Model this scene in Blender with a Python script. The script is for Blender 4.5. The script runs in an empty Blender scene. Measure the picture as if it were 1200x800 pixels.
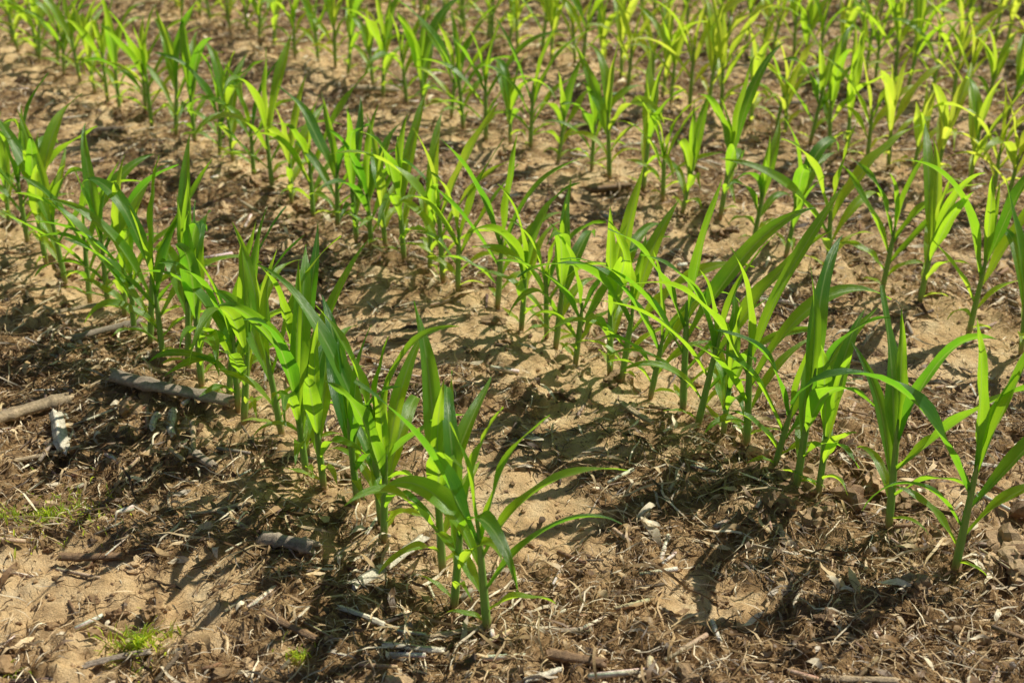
import bpy, math, random
import numpy as np
from mathutils import Vector

random.seed(7); RS=np.random.RandomState(11)
scene=bpy.context.scene
YAW=math.radians(38.9); SY,CY=math.sin(YAW),math.cos(YAW)

# ------------------------------------------------------------ noise helpers
def _h(ix,iy,seed):
    h=(ix*374761393+iy*668265263+seed*974634777)&0xffffffff
    h=((h^(h>>13))*1274126177)&0xffffffff
    return h^(h>>16)
def pn(x,y,seed=0):
    x=np.asarray(x,float)+1000.0; y=np.asarray(y,float)+1000.0
    ix=np.floor(x).astype(np.int64); iy=np.floor(y).astype(np.int64)
    fx=x-ix; fy=y-iy
    u=fx*fx*fx*(fx*(fx*6-15)+10); v=fy*fy*fy*(fy*(fy*6-15)+10)
    def g(dx,dy):
        a=_h(ix+dx,iy+dy,seed)/4294967296.0*2*np.pi
        return np.cos(a)*(fx-dx)+np.sin(a)*(fy-dy)
    a=g(0,0);b=g(1,0);c=g(0,1);d=g(1,1)
    return ((a+(b-a)*u)+((c+(d-c)*u)-(a+(b-a)*u))*v)*1.4
def sstep(a,b,x):
    t=np.clip((x-a)/(b-a),0,1); return t*t*(3-2*t)

LITTER=[(-.634,2.23,.28,.5),(-.98,2.84,.30,.5),(.30,2.29,.20,.5),(.52,1.87,.24,.5),(.07,1.74,.26,.5),
        (.94,2.6,.2,.4),(-.75,3.75,.4,.4),(.8,1.75,.3,.5),(.62,2.3,.12,.6),(-.35,1.75,.2,.35),(-.95,2.35,.2,.3)]
SAND=[(.066,2.22,.16,.8),(.33,1.95,.10,.6),(-.52,1.91,.12,.8),(-.78,1.98,.12,.6),(-.12,2.93,.18,.7),(.23,2.70,.14,.6),
      (-1.2,3.2,.2,.5),(.2,3.3,.2,.4)]
def litter(x,y):
    p=CY*x+SY*y
    m=0.56+.50*pn(x*2.3,y*2.3,5)+.50*pn(x*6,y*6,6)+.42*pn(x*15,y*15,8)+.25*pn(x*32,y*32,18)
    m=m+.10*np.cos((p-1.152-.38)/.76*2*np.pi)
    for (a,b,r,k) in LITTER: m=m+k*np.exp(-((x-a)**2+(y-b)**2)/(r*r))
    for (a,b,r,k) in SAND: m=m-k*np.exp(-((x-a)**2+(y-b)**2)/(r*r))
    return sstep(.15,.95,m)
def height(x,y,sp=None):
    if sp is None: sp=np.full(np.shape(x),.01)
    def lod(f): return np.clip(1.6-sp*f*1.6,0,1)
    L=litter(x,y)
    rough=.48+.56*L
    cl=sstep(-.1,.45,pn(x*2.0+9,y*2.0,21))
    wx=x+.02*pn(x*12,y*12,31); wy=y+.02*pn(x*12+5,y*12,32)
    z=.022*pn(x*1.7,y*1.7,1)*lod(1.7)
    z=z+.018*pn(x*5,y*5,2)*lod(5)
    z=z+rough*(.016*pn(wx*11,wy*11,3)*lod(11)
        +(.026*cl+.012)*(np.abs(pn(wx*17,wy*17,4))-.2)*lod(17)
        +(.018*cl+.012)*(np.abs(pn(wx*36,wy*36,7))-.2)*lod(36)
        +.011*pn(x*70,y*70,9)*lod(75))
    z=z+.0045*pn(x*22,y*22,12)*lod(22)
    return z

# ------------------------------------------------------------ mesh helper
def make_mesh(name,V,F,col=None,uv=None,mat=None,smooth=True,obj=True):
    V=np.asarray(V,np.float32); F=np.asarray(F,np.int32)
    me=bpy.data.meshes.new(name)
    me.vertices.add(len(V)); me.vertices.foreach_set("co",V.ravel())
    k=F.shape[1]
    me.loops.add(F.size); me.loops.foreach_set("vertex_index",F.ravel())
    me.polygons.add(len(F)); me.polygons.foreach_set("loop_start",np.arange(0,F.size,k,dtype=np.int32))
    try: me.polygons.foreach_set("loop_total",np.full(len(F),k,np.int32))
    except Exception: pass
    me.polygons.foreach_set("use_smooth",np.full(len(F),smooth))
    if col is not None:
        a=me.color_attributes.new("Col",'FLOAT_COLOR','POINT')
        c=np.ones((len(V),4),np.float32); c[:,:3]=col
        a.data.foreach_set("color",c.ravel())
    if uv is not None:
        l=me.uv_layers.new(name="UVMap")
        l.data.foreach_set("uv",np.asarray(uv,np.float32)[F.ravel()].ravel())
    me.update(calc_edges=True); me.validate()
    if mat: me.materials.append(mat)
    if not obj: return me
    o=bpy.data.objects.new(name,me); scene.collection.objects.link(o); return o

# ------------------------------------------------------------ materials
def newmat(n):
    m=bpy.data.materials.new(n); m.use_nodes=True
    nt=m.node_tree; nt.nodes.clear(); return m,nt
def N(nt,t,**k):
    n=nt.nodes.new(t)
    for a,b in k.items(): setattr(n,a,b)
    return n
def mixc(nt,fac,a,b,mode='MIX'):
    n=N(nt,'ShaderNodeMix',data_type='RGBA',blend_type=mode)
    for i,v in ((0,fac),(6,a),(7,b)):
        if isinstance(v,bpy.types.NodeSocket): nt.links.new(v,n.inputs[i])
        else: n.inputs[i].default_value=v if i==0 else (*v,1)
    return n.outputs[2]
def ramp(nt,inp,stops):
    r=N(nt,'ShaderNodeValToRGB'); e=r.color_ramp.elements
    while len(e)<len(stops): e.new(.5)
    for i,(p,c) in enumerate(stops):
        e[i].position=p; e[i].color=(*c,1) if len(c)==3 else c
    nt.links.new(inp,r.inputs[0]); return r.outputs[0]
def noise(nt,vec,scale,detail=4,rough=.6):
    n=N(nt,'ShaderNodeTexNoise'); n.inputs['Scale'].default_value=scale
    n.inputs['Detail'].default_value=detail; n.inputs['Roughness'].default_value=rough
    nt.links.new(vec,n.inputs['Vector']); return n.outputs['Fac']
def math_(nt,op,a,b=0.0):
    n=N(nt,'ShaderNodeMath',operation=op)
    for i,v in ((0,a),(1,b)):
        if isinstance(v,bpy.types.NodeSocket): nt.links.new(v,n.inputs[i])
        else: n.inputs[i].default_value=v
    return n.outputs[0]

def soil_material():
    m,nt=newmat("soil"); L=nt.links
    out=N(nt,'ShaderNodeOutputMaterial'); bs=N(nt,'ShaderNodeBsdfPrincipled')
    g=N(nt,'ShaderNodeNewGeometry').outputs['Position']
    at=N(nt,'ShaderNodeAttribute',attribute_name="Col").outputs['Color']
    sep=N(nt,'ShaderNodeSeparateColor'); L.new(at,sep.inputs[0])
    n1=noise(nt,g,14,5,.65); n2=noise(nt,g,90,5,.7); n3=noise(nt,g,420,3,.7)
    sand=ramp(nt,n1,[(.3,(.62,.405,.20)),(.5,(.80,.565,.305)),(.7,(.90,.70,.43))])
    brown=ramp(nt,n2,[(.3,(.15,.085,.035)),(.5,(.38,.24,.115)),(.7,(.64,.44,.235))])
    f=math_(nt,'ADD',sep.outputs[0],math_(nt,'MULTIPLY',math_(nt,'SUBTRACT',n2,.5),1.6))
    f=ramp(nt,f,[(.2,(0,0,0)),(.85,(1,1,1))])
    c=mixc(nt,f,sand,brown)
    sp=ramp(nt,n3,[(.32,(.5,.45,.4)),(.5,(1,1,1)),(.7,(1.12,1.1,1.08))])
    c=mixc(nt,.8,c,sp,'MULTIPLY')
    L.new(c,bs.inputs['Base Color']); bs.inputs['Roughness'].default_value=.95
    bs.inputs['Specular IOR Level'].default_value=.15
    b1=N(nt,'ShaderNodeBump'); b1.inputs['Strength'].default_value=1.0; b1.inputs['Distance'].default_value=.009
    L.new(noise(nt,g,110,6,.75),b1.inputs['Height'])
    L.new(b1.outputs[0],bs.inputs['Normal']); L.new(bs.outputs[0],out.inputs[0])
    return m
def debris_material(name,transl=.12):
    m,nt=newmat(name); L=nt.links
    out=N(nt,'ShaderNodeOutputMaterial'); bs=N(nt,'ShaderNodeBsdfPrincipled')
    g=N(nt,'ShaderNodeNewGeometry').outputs['Position']
    at=N(nt,'ShaderNodeAttribute',attribute_name="Col").outputs['Color']
    n=ramp(nt,noise(nt,g,160,4,.7),[(.3,(.55,.5,.45)),(.6,(1.1,1.1,1.1))])
    c=mixc(nt,.85,at,n,'MULTIPLY')
    L.new(c,bs.inputs['Base Color']); bs.inputs['Roughness'].default_value=.55
    bs.inputs['Specular IOR Level'].default_value=.45
    if transl>0:
        t=N(nt,'ShaderNodeBsdfTranslucent'); L.new(c,t.inputs[0])
        mx=N(nt,'ShaderNodeMixShader'); mx.inputs[0].default_value=transl
        L.new(bs.outputs[0],mx.inputs[1]); L.new(t.outputs[0],mx.inputs[2]); L.new(mx.outputs[0],out.inputs[0])
    else:
        b=N(nt,'ShaderNodeBump'); b.inputs['Strength'].default_value=.8; b.inputs['Distance'].default_value=.004
        L.new(noise(nt,g,260,5,.75),b.inputs['Height']); L.new(b.outputs[0],bs.inputs['Normal'])
        L.new(bs.outputs[0],out.inputs[0])
    return m
def leaf_material():
    # Col: R yellowness, G stem flag, B red-base flag
    m,nt=newmat("corn_leaf"); L=nt.links
    out=N(nt,'ShaderNodeOutputMaterial'); bs=N(nt,'ShaderNodeBsdfPrincipled')
    g=N(nt,'ShaderNodeNewGeometry').outputs['Position']
    at=N(nt,'ShaderNodeAttribute',attribute_name="Col").outputs['Color']
    sep=N(nt,'ShaderNodeSeparateColor'); L.new(at,sep.inputs[0])
    uv=N(nt,'ShaderNodeUVMap').outputs[0]; su=N(nt,'ShaderNodeSeparateXYZ'); L.new(uv,su.inputs[0])
    mp=N(nt,'ShaderNodeMapping'); mp.inputs['Scale'].default_value=(26,1.6,1); L.new(uv,mp.inputs[0])
    vein=noise(nt,mp.outputs[0],1.0,3,.6)
    big=noise(nt,g,9,3,.6)
    fy=math_(nt,'ADD',sep.outputs[0],math_(nt,'MULTIPLY',math_(nt,'SUBTRACT',big,.5),.7))
    fy=math_(nt,'ADD',fy,math_(nt,'MULTIPLY',math_(nt,'SUBTRACT',vein,.5),.45))
    dif=ramp(nt,fy,[(0,(.026,.115,.026)),(.5,(.09,.27,.022)),(1,(.28,.48,.035))])
    tr=ramp(nt,fy,[(0,(.22,.60,.02)),(.5,(.60,.93,.03)),(1,(.92,1.0,.09))])
    d=math_(nt,'ABSOLUTE',math_(nt,'SUBTRACT',su.outputs[0],.5))
    rib=ramp(nt,d,[(.02,(1,1,1)),(.07,(0,0,0))])
    rib=math_(nt,'MULTIPLY',rib,.8)
    dif=mixc(nt,rib,dif,(.34,.52,.15)); tr=mixc(nt,rib,tr,(.42,.62,.10))
    dif=mixc(nt,sep.outputs[1],dif,(.24,.42,.08))
    dif=mixc(nt,sep.outputs[2],dif,(.42,.20,.10)); tr=mixc(nt,sep.outputs[2],tr,(.3,.12,.05))
    L.new(dif,bs.inputs['Base Color']); bs.inputs['Roughness'].default_value=.34
    bs.inputs['Specular IOR Level'].default_value=.7
    t=N(nt,'ShaderNodeBsdfTranslucent'); L.new(tr,t.inputs[0])
    b=N(nt,'ShaderNodeBump'); b.inputs['Strength'].default_value=.55; b.inputs['Distance'].default_value=.002
    L.new(vein,b.inputs['Height']); L.new(b.outputs[0],bs.inputs['Normal'])
    mx=N(nt,'ShaderNodeMixShader')
    L.new(math_(nt,'SUBTRACT',.55,math_(nt,'MULTIPLY',sep.outputs[1],.40)),mx.inputs[0])
    L.new(bs.outputs[0],mx.inputs[1]); L.new(t.outputs[0],mx.inputs[2]); L.new(mx.outputs[0],out.inputs[0])
    return m
M_SOIL=soil_material(); M_FIB=debris_material("dry_residue",.15); M_STALK=debris_material("old_stalk",0)
M_CLOD=debris_material("clod_soil",0); M_LEAF=leaf_material()

# ------------------------------------------------------------ ground (single sheet to horizon)
def axis(core,lo,hi,g=1.22):
    core=list(core); a=[core[0]]; st=core[1]-core[0]
    while a[0]>lo: st*=g; a.insert(0,a[0]-st)
    b=core; st=core[-1]-core[-2]
    while b[-1]<hi: st*=g; b.append(b[-1]+st)
    return np.array(a[:-1]+b)
ys=[1.35]
while ys[-1]<7.2: ys.append(ys[-1]+.0030*ys[-1]+.0005)
X=axis(np.arange(-2.8,2.8,.0075),-900,900); Y=axis(ys,-900,1500)
dX=np.gradient(X); dY=np.gradient(Y)
gx,gy=np.meshgrid(X,Y); sp=np.maximum(*np.meshgrid(dX,dY))
gz=height(gx,gy,sp)
nx,ny=len(X),len(Y)
idx=np.arange(nx*ny).reshape(ny,nx)
F=np.stack([idx[:-1,:-1],idx[:-1,1:],idx[1:,1:],idx[1:,:-1]],-1).reshape(-1,4)
lit=litter(gx,gy)
C=np.stack([lit,lit,lit],-1).reshape(-1,3)
ground=make_mesh("ground",np.stack([gx,gy,gz],-1).reshape(-1,3),F,col=C,mat=M_SOIL)

# ------------------------------------------------------------ scatter helpers
def sample(n,power=1.0,dens=None):
    out=[]; tot=0
    while tot<n:
        m=n*3
        d=1.25+ (RS.rand(m)**power)*6.2
        x=(RS.rand(m)*2-1)*(.75+.42*d)
        keep=RS.rand(m)<(.75+.42*d)/3.9
        if dens is not None: keep&=RS.rand(m)<dens(x,d)
        s=np.stack([x[keep],d[keep]],-1); out.append(s); tot+=len(s)
    return np.concatenate(out)[:n]
PAL=np.array([(.09,.050,.022),(.20,.115,.052),(.36,.225,.105),(.55,.38,.19),(.76,.58,.34),(.92,.80,.58),(.58,.49,.38)])
def ribbons(name,P,Lr,Wr,arch,pal_p,K=4,curv=.35,lift=.001,rollmax=1.2,mat=M_FIB):
    n=len(P); a=RS.rand(n)*2*np.pi
    Ln=Lr[0]+(Lr[1]-Lr[0])*RS.rand(n)**2; Wd=Wr[0]+(Wr[1]-Wr[0])*RS.rand(n)**1.5
    ar=arch*RS.rand(n)**3; cu=(RS.rand(n)-.5)*2*curv; tilt=(RS.rand(n)-.5)*.50*(RS.rand(n)<.35)
    roll=(RS.rand(n)-.5)*2*rollmax; lf=lift+RS.rand(n)**2*.010
    s=np.linspace(-.5,.5,K+1)[None,:]
    lx=Ln[:,None]*s; ly=cu[:,None]*Ln[:,None]*(s*s*2-.25)+ .03*Ln[:,None]*np.sin(s*9+a[:,None]*5)
    ca,sa=np.cos(a)[:,None],np.sin(a)[:,None]
    x=P[:,0:1]+lx*ca-ly*sa; y=P[:,1:2]+lx*sa+ly*ca
    z=height(x,y)
    z=.35*z+.65*z.mean(1,keepdims=True)+.55*z.std(1,keepdims=True)
    z=z+lf[:,None]+ar[:,None]*(.25-s*s)*4+np.abs(tilt)[:,None]*(s+.5)*Ln[:,None]
    wv=.5*Wd[:,None]*np.clip(1.15-np.abs(s*2)**3,.25,1)
    rr=roll[:,None]+s*2
    wx=-sa*np.cos(rr)*wv; wy=ca*np.cos(rr)*wv; wz=np.sin(rr)*wv
    A=np.stack([x+wx,y+wy,z+wz],-1); B=np.stack([x-wx,y-wy,z-wz],-1)
    V=np.stack([A,B],2).reshape(-1,3)
    st=np.arange(n)[:,None]*(2*(K+1))+np.arange(K)[None,:]*2
    F=np.stack([st,st+1,st+3,st+2],-1).reshape(-1,4)
    ci=RS.choice(len(PAL),n,p=np.array(pal_p)/sum(pal_p))
    c=PAL[ci]*(.75+.42*RS.rand(n,1))
    C=np.repeat(c,2*(K+1),0)
    return make_mesh(name,V,F,col=C,mat=mat)
dl=lambda x,y:.10+.90*litter(x,y)**1.2
ribbons("fine_root_litter",sample(135000,1.1,dl),(.015,.065),(.0009,.0022),.014,[5,5,4,4,4,3,1],curv=.18)
ribbons("straw_residue",sample(22000,1.0,dl),(.035,.15),(.0018,.0055),.020,[2,3,3,4,4,4,1],K=5,curv=.10)
ribbons("dry_leaf_scraps",sample(9000,1.0,dl),(.02,.09),(.005,.014),.014,[4,4,4,3,3,2,1],K=5,curv=.15,rollmax=.7)
ribbons("corn_husk_fragments",sample(420,1.0,dl),(.03,.10),(.009,.018),.012,[0,0,1,2,4,5,1],K=6,curv=.12,rollmax=.5,lift=.005)
ribbons("scattered_straw",sample(26000,1.0),(.01,.07),(.001,.0030),.006,[4,4,4,3,4,3,1],curv=.15)

def ico(sub):
    import bmesh
    bm=bmesh.new(); bmesh.ops.create_icosphere(bm,subdivisions=sub,radius=1)
    v=np.array([x.co[:] for x in bm.verts]); f=np.array([[q.index for q in p.verts] for p in bm.faces]); bm.free(); return v,f
def clods(name,P,r0,r1,sub,smooth,seed,emb=.1,pw=3):
    v,f=ico(sub); nv=len(v); n=len(P)
    r=r0+(r1-r0)*RS.rand(n)**pw
    sc=.6+.8*RS.rand(n,3); sc[:,2]*=.7
    a=RS.rand(n)*6.28; off=RS.rand(n,1)*900
    V=np.repeat(v[None],n,0)
    d=1+.8*pn(V[...,0]*1.3+V[...,2]*1.7+off,V[...,1]*1.4+off,seed)+.6*np.abs(pn(V[...,0]*3+off,V[...,1]*3+V[...,2]*3,seed+1))+.25*pn(V[...,0]*7+V[...,2]*5+off,V[...,1]*7,seed+2)
    V=V*d[...,None]*sc[:,None,:]*r[:,None,None]
    ca,sa=np.cos(a)[:,None],np.sin(a)[:,None]
    x=V[...,0]*ca-V[...,1]*sa+P[:,0:1]; y=V[...,0]*sa+V[...,1]*ca+P[:,1:2]
    z=V[...,2]+(height(P[:,0],P[:,1])+r*emb)[:,None]
    V=np.stack([x,y,z],-1).reshape(-1,3)
    F=(f[None]+(np.arange(n)*nv)[:,None,None]).reshape(-1,3)
    pal=np.array([(.38,.24,.115),(.50,.33,.17),(.66,.46,.25),(.28,.165,.08)])
    C=np.repeat(pal[RS.choice(4,n)]*(.8+.4*RS.rand(n,1)),nv,0)
    return make_mesh(name,V,F,col=C,mat=M_CLOD,smooth=smooth)
cd=lambda x,y: .12+.88*sstep(-.1,.45,pn(x*2.0+9,y*2.0,21))*(.3+.7*litter(x,y))
clods("soil_clods",sample(2800,1.0,cd),.004,.021,3,False,41)
rc=random.Random(3)
cl=[]
for (cx,cy,r,n) in [(.62,2.30,.10,26),(.95,2.02,.10,22),(1.05,2.15,.08,16),(.80,2.2,.08,10),(-.72,3.9,.35,40),(-.5,3.4,.2,20),(-1.0,3.3,.2,14)]:
    for _ in range(n): cl.append((cx+rc.gauss(0,r*.6),cy+rc.gauss(0,r*.5)))
clods("soil_lump_heap",np.array(cl),.010,.030,3,False,61,.15,1.6)
clods("soil_crumbs",sample(40000,1.0,lambda x,y:.35+.65*cd(x,y)),.0015,.006,1,False,51,.3)

# ------------------------------------------------------------ old stalk pieces
def stalk(name,a,b,r,col,split=False,node=True,lift=0.0):
    a=Vector(a);b=Vector(b)
    tt=np.linspace(0,1,9)
    hh=height(a.x+(b.x-a.x)*tt,a.y+(b.y-a.y)*tt)
    s0=max(hh[:4]); s1_=max(hh[5:])
    A=Vector((a.x,a.y,s0*.8+hh.mean()*.2+r*.8+lift+.004)); B=Vector((b.x,b.y,s1_*.8+hh.mean()*.2+r*.8+.004))
    ax=(B-A); Ln=ax.length; ax.normalize()
    s1=ax.cross(Vector((0,0,1))).normalized(); s2=s1.cross(ax)
    K=22; M=14; V=[];Cc=[]
    rr=random.Random(int(abs(a.x)*1000+b.y*777)); ph=rr.random()*9
    strk=[.6+.6*rr.random() for _ in range(M)]
    for i in range(K+1):
        t=i/K
        rad=r*(1+.10*math.sin(t*5+ph))
        if node:
            for nd in (.22+.1*math.sin(ph),.78): rad+=r*.28*math.exp(-((t-nd)/.035)**2)
        bend=Ln*.035*math.sin(t*3.1+ph)
        for j in range(M):
            th=2*math.pi*j/M
            q=rad*(1+.10*math.sin(3*th+ph)+.05*rr.uniform(-1,1))*(1 if not split or math.sin(th)<.3 else .45)
            jag=(rr.uniform(-.5,.5)*r*1.5 if i in(0,K) else 0)
            p=A+ax*(t*Ln+jag)+s1*(q*math.cos(th)+bend)+s2*(q*math.sin(th)*.85)
            V.append(p[:])
            k=strk[j]*(.8+.35*rr.random())
            Cc.append([c*k for c in col])
    F=[]
    for i in range(K):
        for j in range(M):
            F.append((i*M+j,i*M+(j+1)%M,(i+1)*M+(j+1)%M,(i+1)*M+j))
    for (i0,sg) in ((0,1),(K,-1)):
        cen=A+ax*(Ln*(i0/K))
        off=len(V)
        for j in range(M):
            p=Vector(V[i0*M+j]); V.append((cen+(p-cen)*.62+ax*sg*r*.1)[:]); Cc.append([min(1,c*1.3+.05) for c in col])
        for j in range(M):
            p=Vector(V[i0*M+j]); V.append((cen+(p-cen)*.05+ax*sg*r*.9)[:]); Cc.append([c*.7 for c in col])
        for j in range(M):
            j2=(j+1)%M
            F.append((i0*M+j,i0*M+j2,off+j2,off+j)); F.append((off+j,off+j2,off+M+j2,off+M+j))
    return make_mesh(name,V,F,col=Cc,mat=M_STALK)
DK=(.18,.13,.09);GY=(.46,.37,.28);TN=(.66,.50,.31);PL=(.94,.86,.68);BR=(.34,.205,.105)
for s in [((-.895,2.70),(-.613,2.585),.015,GY,0),((-1.11,2.53),(-.975,2.625),.015,TN,0),((-.996,2.562),(-.925,2.42),.014,PL,1),
          ((-.285,1.955),(-.165,2.112),.012,PL,1),((-.460,2.085),(-.361,2.051),.014,GY,0),((-.83,2.055),(-.71,2.035),.008,BR,0),
          ((-.749,2.60),(-.715,2.48),.009,PL,1),((-.775,2.58),(-.76,2.49),.007,PL,1),((.06,1.775),(.15,1.745),.009,BR,0),((-.213,1.79),(-.114,1.785),.006,PL,1),
          ((-1.475,4.48),(-1.33,4.5),.016,DK,0),((-.60,5.0),(-.42,4.96),.014,TN,0),((.234,3.88),(.364,3.9),.012,BR,0),
          ((-.60,5.48),(-.52,5.5),.016,PL,1),((.93,2.36),(1.0,2.34),.007,PL,1),((-.66,2.40),(-.60,2.35),.009,GY,0),
          ((-.15,1.83),(-.03,1.86),.007,TN,1),((1.0,1.80),(1.06,1.72),.008,PL,1),((.24,2.6),(.30,2.52),.007,TN,0),((-.95,2.25),(-.86,2.22),.007,BR,0),
          ((-.42,1.86),(-.33,1.80),.008,BR,1),((.5,1.72),(.62,1.70),.007,TN,1),((-1.05,2.9),(-.9,2.98),.009,GY,0),((-.7,1.75),(-.6,1.78),.007,GY,1),
          ((-.68,2.52),(-.66,2.38),.006,TN,0),((-1.02,2.38),(-.90,2.44),.006,TN,1),((-.30,1.90),(-.22,1.86),.006,PL,1),((.02,1.70),(.08,1.73),.006,PL,1),((-.62,2.16),(-.5,2.2),.005,TN,0),((-1.15,3.05),(-1.02,3.1),.008,TN,1)]:
    stalk("old_corn_stalk",s[0],s[1],s[2],s[3],bool(s[4]))
def stubs(P):
    VV=[];FF=[];CC=[];o=0
    Z=height(P[:,0],P[:,1])
    for p,zz in zip(P,Z):
        a=random.uniform(0,6.28); L=random.uniform(.02,.11); r=random.uniform(.0015,.0055)
        z=float(zz)+r*.8+.004
        ax=Vector((math.cos(a),math.sin(a),random.uniform(-.1,.2))).normalized(); s1=ax.cross(Vector((0,0,1))).normalized(); s2=s1.cross(ax)
        col=random.choice([GY,TN,PL,BR,DK,BR,TN,PL]); M=7
        for i in range(4):
            for j in range(M):
                th=6.283*j/M; q=r*random.uniform(.8,1.2)*(.15 if i in(0,3) else 1)
                V=Vector((p[0],p[1],z))+ax*(L*([0,.02,.98,1][i]-.5))+s1*q*math.cos(th)+s2*q*math.sin(th)
                VV.append(V[:]); CC.append([c*random.uniform(.8,1.2) for c in col])
        for i in range(3):
            for j in range(M): FF.append((o+i*M+j,o+i*M+(j+1)%M,o+(i+1)*M+(j+1)%M,o+(i+1)*M+j))
        o+=4*M
    make_mesh("stalk_fragments",VV,FF,col=CC,mat=M_STALK)
stubs(sample(2800,1.0,dl))

# ------------------------------------------------------------ corn plants
class Buf:
    def __init__(s): s.V=[];s.F=[];s.C=[];s.U=[]
def add_leaf(B,base,az,e0,e1,L,W,rng,yel,fold0=1.15,fold1=.42,n=16,bp=1.5):
    m=5; us=(-1,-.5,0,.5,1); o=len(B.V)
    p=Vector(base); tw=rng.uniform(-1.3,1.3); rip=rng.uniform(.10,.45); f=rng.uniform(9,20); ph=rng.uniform(0,6.28); ph2=rng.uniform(0,6.28)
    azd=rng.uniform(-.5,.5); wob=rng.uniform(-.12,.12); wf=rng.uniform(4,8)
    for i in range(n+1):
        s=i/n
        e=e0+(e1-e0)*s**bp+wob*math.sin(wf*s)*s; a=az+azd*s*s
        d=Vector((math.cos(e)*math.cos(a),math.cos(e)*math.sin(a),math.sin(e)))
        side=Vector((-math.sin(a),math.cos(a),0))
        nr=Vector((-math.sin(e)*math.cos(a),-math.sin(e)*math.sin(a),math.cos(e)))
        t=tw*s*s
        sd=side*math.cos(t)+nr*math.sin(t); nn=nr*math.cos(t)-side*math.sin(t)
        if s<.36: q=s/.36; w=.38+.62*q*q*(3-2*q)
        else: q=(s-.36)/.64; w=(1-q**1.85)**1.08
        w=max(w,.012)*W
        fo=fold1+(fold0-fold1)*math.exp(-s*7)
        for u in us:
            r=rip*W*abs(u)**2*math.sin(f*s+(ph if u>0 else ph2))*min(1,s*4)*(1-s*.5)
            v=p+sd*(u*w*math.cos(fo))+nn*(abs(u)*w*math.sin(fo)+r)
            B.V.append(v[:]); B.U.append((u*.5+.5,s*L*12)); B.C.append((yel+.12*(1-s)-.03,max(0,.8-s*14),0))
        p=p+d*(L/n)
    for i in range(n):
        for j in range(m-1):
            a0=o+i*m+j; B.F.append((a0,a0+1,a0+m+1,a0+m))
def add_plant(B,org,H,rng,az0=None,yel=None,lod=16,lean=None,full=False):
    k=H/.46
    if az0 is None: az0=rng.uniform(0,6.28)
    if yel is None: yel=rng.uniform(.15,.6)
    ox,oy,oz=org
    lx,ly=(rng.uniform(-.05,.09),rng.uniform(-.05,.05)) if lean is None else lean
    def sp(z): return (ox+lx*z*1.6,oy+ly*z*1.6,oz+z)
    hs=.19*k*rng.uniform(.85,1.1); M=8; o=len(B.V)
    prof=[(-.03,.0068),(0,.0066),(.012,.0074),(.04,.0078),(.08,.0073),(.12,.0066),(hs,.0052),(hs+.04*k,.002)]
    for (z,r) in prof:
        c=sp(z)
        for j in range(M):
            th=6.283*j/M
            B.V.append((c[0]+r*math.sqrt(k)*math.cos(th),c[1]+r*math.sqrt(k)*math.sin(th),c[2]))
            B.U.append((.2,z*10)); B.C.append((yel,1,max(0,min(1,.85-z*26))))
    for i in range(len(prof)-1):
        for j in range(M): B.F.append((o+i*M+j,o+i*M+(j+1)%M,o+(i+1)*M+(j+1)%M,o+(i+1)*M+j))
    R=math.radians
    def L_(z,az,e0,e1,L,W,y,**kw):
        c=sp(z); r=.003
        az2=az+.22*math.sin(.6-az)
        add_leaf(B,(c[0]+r*math.cos(az2),c[1]+r*math.sin(az2),c[2]),az2,R(e0),R(e1),L,W,rng,y,n=lod,**kw)
    az=az0
    L_(.022*k,az+rng.uniform(-1.5,1.5),rng.uniform(25,50),rng.uniform(-40,0),rng.uniform(.05,.09),.007,yel+.3)
    az+=math.pi+rng.uniform(-.4,.4)
    L_(.045*k,az,rng.uniform(40,60),rng.uniform(-60,-10),rng.uniform(.11,.17)*k,.0105,yel+.2)
    if full:
        az+=math.pi+rng.uniform(-.5,.5)
        L_(.065*k,az,rng.uniform(48,62),rng.uniform(-50,0),rng.uniform(.17,.23)*k,.0125,yel+.1)
    zs=[.085,.118,.148,.17]; Ls=[.26,.33,.36,.32]; Ws=[.0145,.0190,.0215,.0190]
    for i in range(4):
        az+=math.pi+rng.uniform(-.45,.45)
        dr=rng.random()
        e0=[54,60,66,73][i]+rng.uniform(-9,8)
        e1=([-28,-18,-4,12][i]+rng.uniform(-28,28)) if dr<.78 else e0-rng.uniform(12,35)
        if dr<.12: e1=-75
        L_(zs[i]*k,az,e0,e1,Ls[i]*k*rng.uniform(.85,1.15),Ws[i]*math.sqrt(k)*rng.uniform(.8,1.15),yel+rng.uniform(-.2,.2)-.03*i,bp=rng.uniform(1.3,2.6))
    for i in range(rng.choice([1,2])):
        az+=math.pi+rng.uniform(-.4,.4)
        e0=rng.uniform(78,88); e1=e0-rng.uniform(10,50)
        L_((.178+.012*i)*k,az,e0,e1,(.28-.08*i)*k*rng.uniform(.85,1.12),(.0140-.004*i)*math.sqrt(k),yel+.12,fold0=1.35,fold1=.55,bp=2)
def buf_obj(name,B): return make_mesh(name,B.V,B.F,col=B.C,uv=B.U,mat=M_LEAF)

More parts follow.
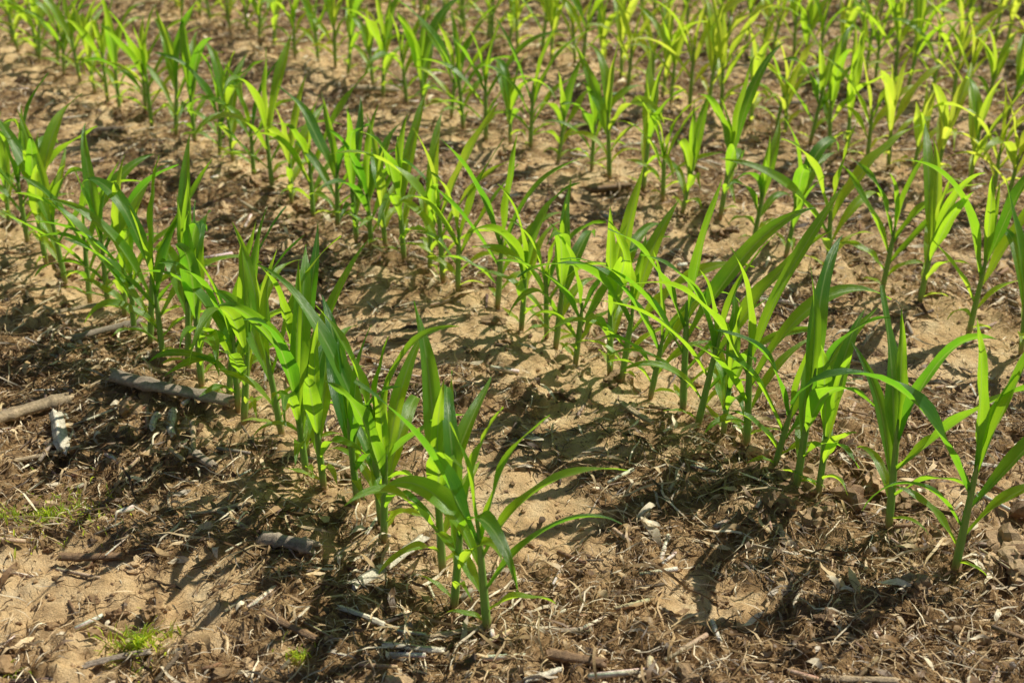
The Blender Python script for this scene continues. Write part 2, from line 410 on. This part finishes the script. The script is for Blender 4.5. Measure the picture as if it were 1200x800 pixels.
def row_pt(Xk,t,off=0.0):
    return (Xk-SY*t+CY*off, 1.937+CY*t+SY*off)
def hz(x,y): return float(height(np.array([x]),np.array([y]))[0])
XA,XB,XC=-.083,.883,1.966
rng=random.Random(23)
def tcont(lst,tmax,lo=.09,hi=.16):
    t=lst[-1][0]; out=list(lst)
    while t<tmax:
        t+=rng.uniform(lo,hi); out.append((t,None))
    return out
rowA=tcont([(-.085,.45),(.0,.43),(.10,.45),(.232,.38),(.286,.48),(.36,.38),(.437,.37),(.50,.42),(.560,.47),(.666,.42),(.77,.48),(.84,.38),(.89,.40),(.97,.47),(1.051,.46),(1.13,.38),(1.215,.45),(1.30,.36),(1.391,.40),(1.50,.42),(1.58,.38),(1.716,.44),(1.83,.42),(1.92,.38),(2.008,.42)],3.6)
rowB=tcont([(.113,.50),(.267,.46),(.43,.36),(.475,.50),(.55,.34),(.622,.50),(.69,.30),(.756,.47),(.826,.50),(.91,.36),(1.0,.42),(1.05,.44),(1.15,.36),(1.243,.42),(1.30,.34),(1.36,.38),(1.483,.42),(1.60,.36),(1.694,.45),(1.78,.36),(1.857,.42),(1.96,.35),(2.02,.38),(2.086,.42),(2.208,.40)],8.0)
rowC=tcont([(-.1,.44)],9.0)
for Xk,row in ((XA,rowA),(XB,rowB),(XC,rowC)):
    for (t,h) in row:
        x,y=row_pt(Xk,t,rng.uniform(-.025,.025))
        if h is None: h=rng.uniform(.32,.46)-.010*max(0,t-2)
        B=Buf(); add_plant(B,(0,0,0),h*1.04,rng,yel=rng.uniform(.12,.52)+.06*max(0,t-1.1),full=True)
        o=buf_obj("corn_plant",B); o.location=(x,y,hz(x,y))
rows=[(XA-.966,.55,4)]
rows+=[(XC+1.0*i,-.6+(-.3*i),12.0) for i in range(1,12)]
for Xk,t0,t1 in rows:
    B=Buf(); t=t0
    while t<t1:
        t+=rng.uniform(.06,.105)
        x,y=row_pt(Xk,t,rng.uniform(-.04,.04))
        if x>.75*y+2.2 : continue
        add_plant(B,(x,y,hz(x,y)),rng.uniform(.32,.46),rng,yel=rng.uniform(.45,.95),lod=9 if y>4.5 else 14)
    buf_obj("corn_plant_row",B)

# ------------------------------------------------------------ weeds
def weeds(cx,cy,r,n,hmax,yel):
    B=Buf()
    for i in range(n):
        a=rng.uniform(0,6.28); q=r*abs(rng.gauss(0,.55)); x=cx+q*math.cos(a); y=cy+q*math.sin(a)*.7
        add_leaf(B,(x,y,hz(x,y)+.004),rng.uniform(0,6.28),math.radians(rng.uniform(35,85)),math.radians(rng.uniform(-10,60)),rng.uniform(.3,1)*hmax,rng.uniform(.0010,.0026),rng,yel+rng.uniform(-.2,.4),n=5)
    buf_obj("weed_patch",B)
weeds(-.90,2.20,.17,380,.03,1.1); weeds(-.625,1.80,.07,200,.04,1.0); weeds(-.354,1.77,.03,50,.03,1.1); weeds(-.82,1.73,.03,20,.05,.8)

# ------------------------------------------------------------ light, sky
world=bpy.data.worlds.new("World"); scene.world=world; world.use_nodes=True
nt=world.node_tree; bg=nt.nodes['Background']; sky=nt.nodes.new('ShaderNodeTexSky'); sky.sky_type='NISHITA'
EL=math.radians(49); AZ=math.radians(36)
sky.sun_disc=False; sky.sun_elevation=EL; sky.sun_rotation=math.radians(90)-AZ
nt.links.new(sky.outputs[0],bg.inputs[0]); bg.inputs[1].default_value=.055
ld=bpy.data.lights.new("sun",'SUN'); ld.energy=5.0; ld.angle=math.radians(.5); ld.color=(1,.95,.81)
lo=bpy.data.objects.new("sun",ld); scene.collection.objects.link(lo)
S=Vector((math.cos(AZ)*math.cos(EL),math.sin(AZ)*math.cos(EL),math.sin(EL)))
lo.rotation_euler=(-S).to_track_quat('-Z','Y').to_euler(); lo.location=(4,3,6)

cd_=bpy.data.cameras.new("camera"); cam=bpy.data.objects.new("camera",cd_); scene.collection.objects.link(cam)
cam.location=(0,0,1.5); cam.rotation_euler=(math.radians(90-27.1),0,0)
cd_.sensor_width=36; cd_.lens=48; cd_.clip_end=5000; cd_.clip_start=.05
cd_.dof.use_dof=True; cd_.dof.focus_distance=2.65; cd_.dof.aperture_fstop=4.0
scene.camera=cam
scene.view_settings.view_transform='Standard'; scene.view_settings.look='None'; scene.view_settings.exposure=0
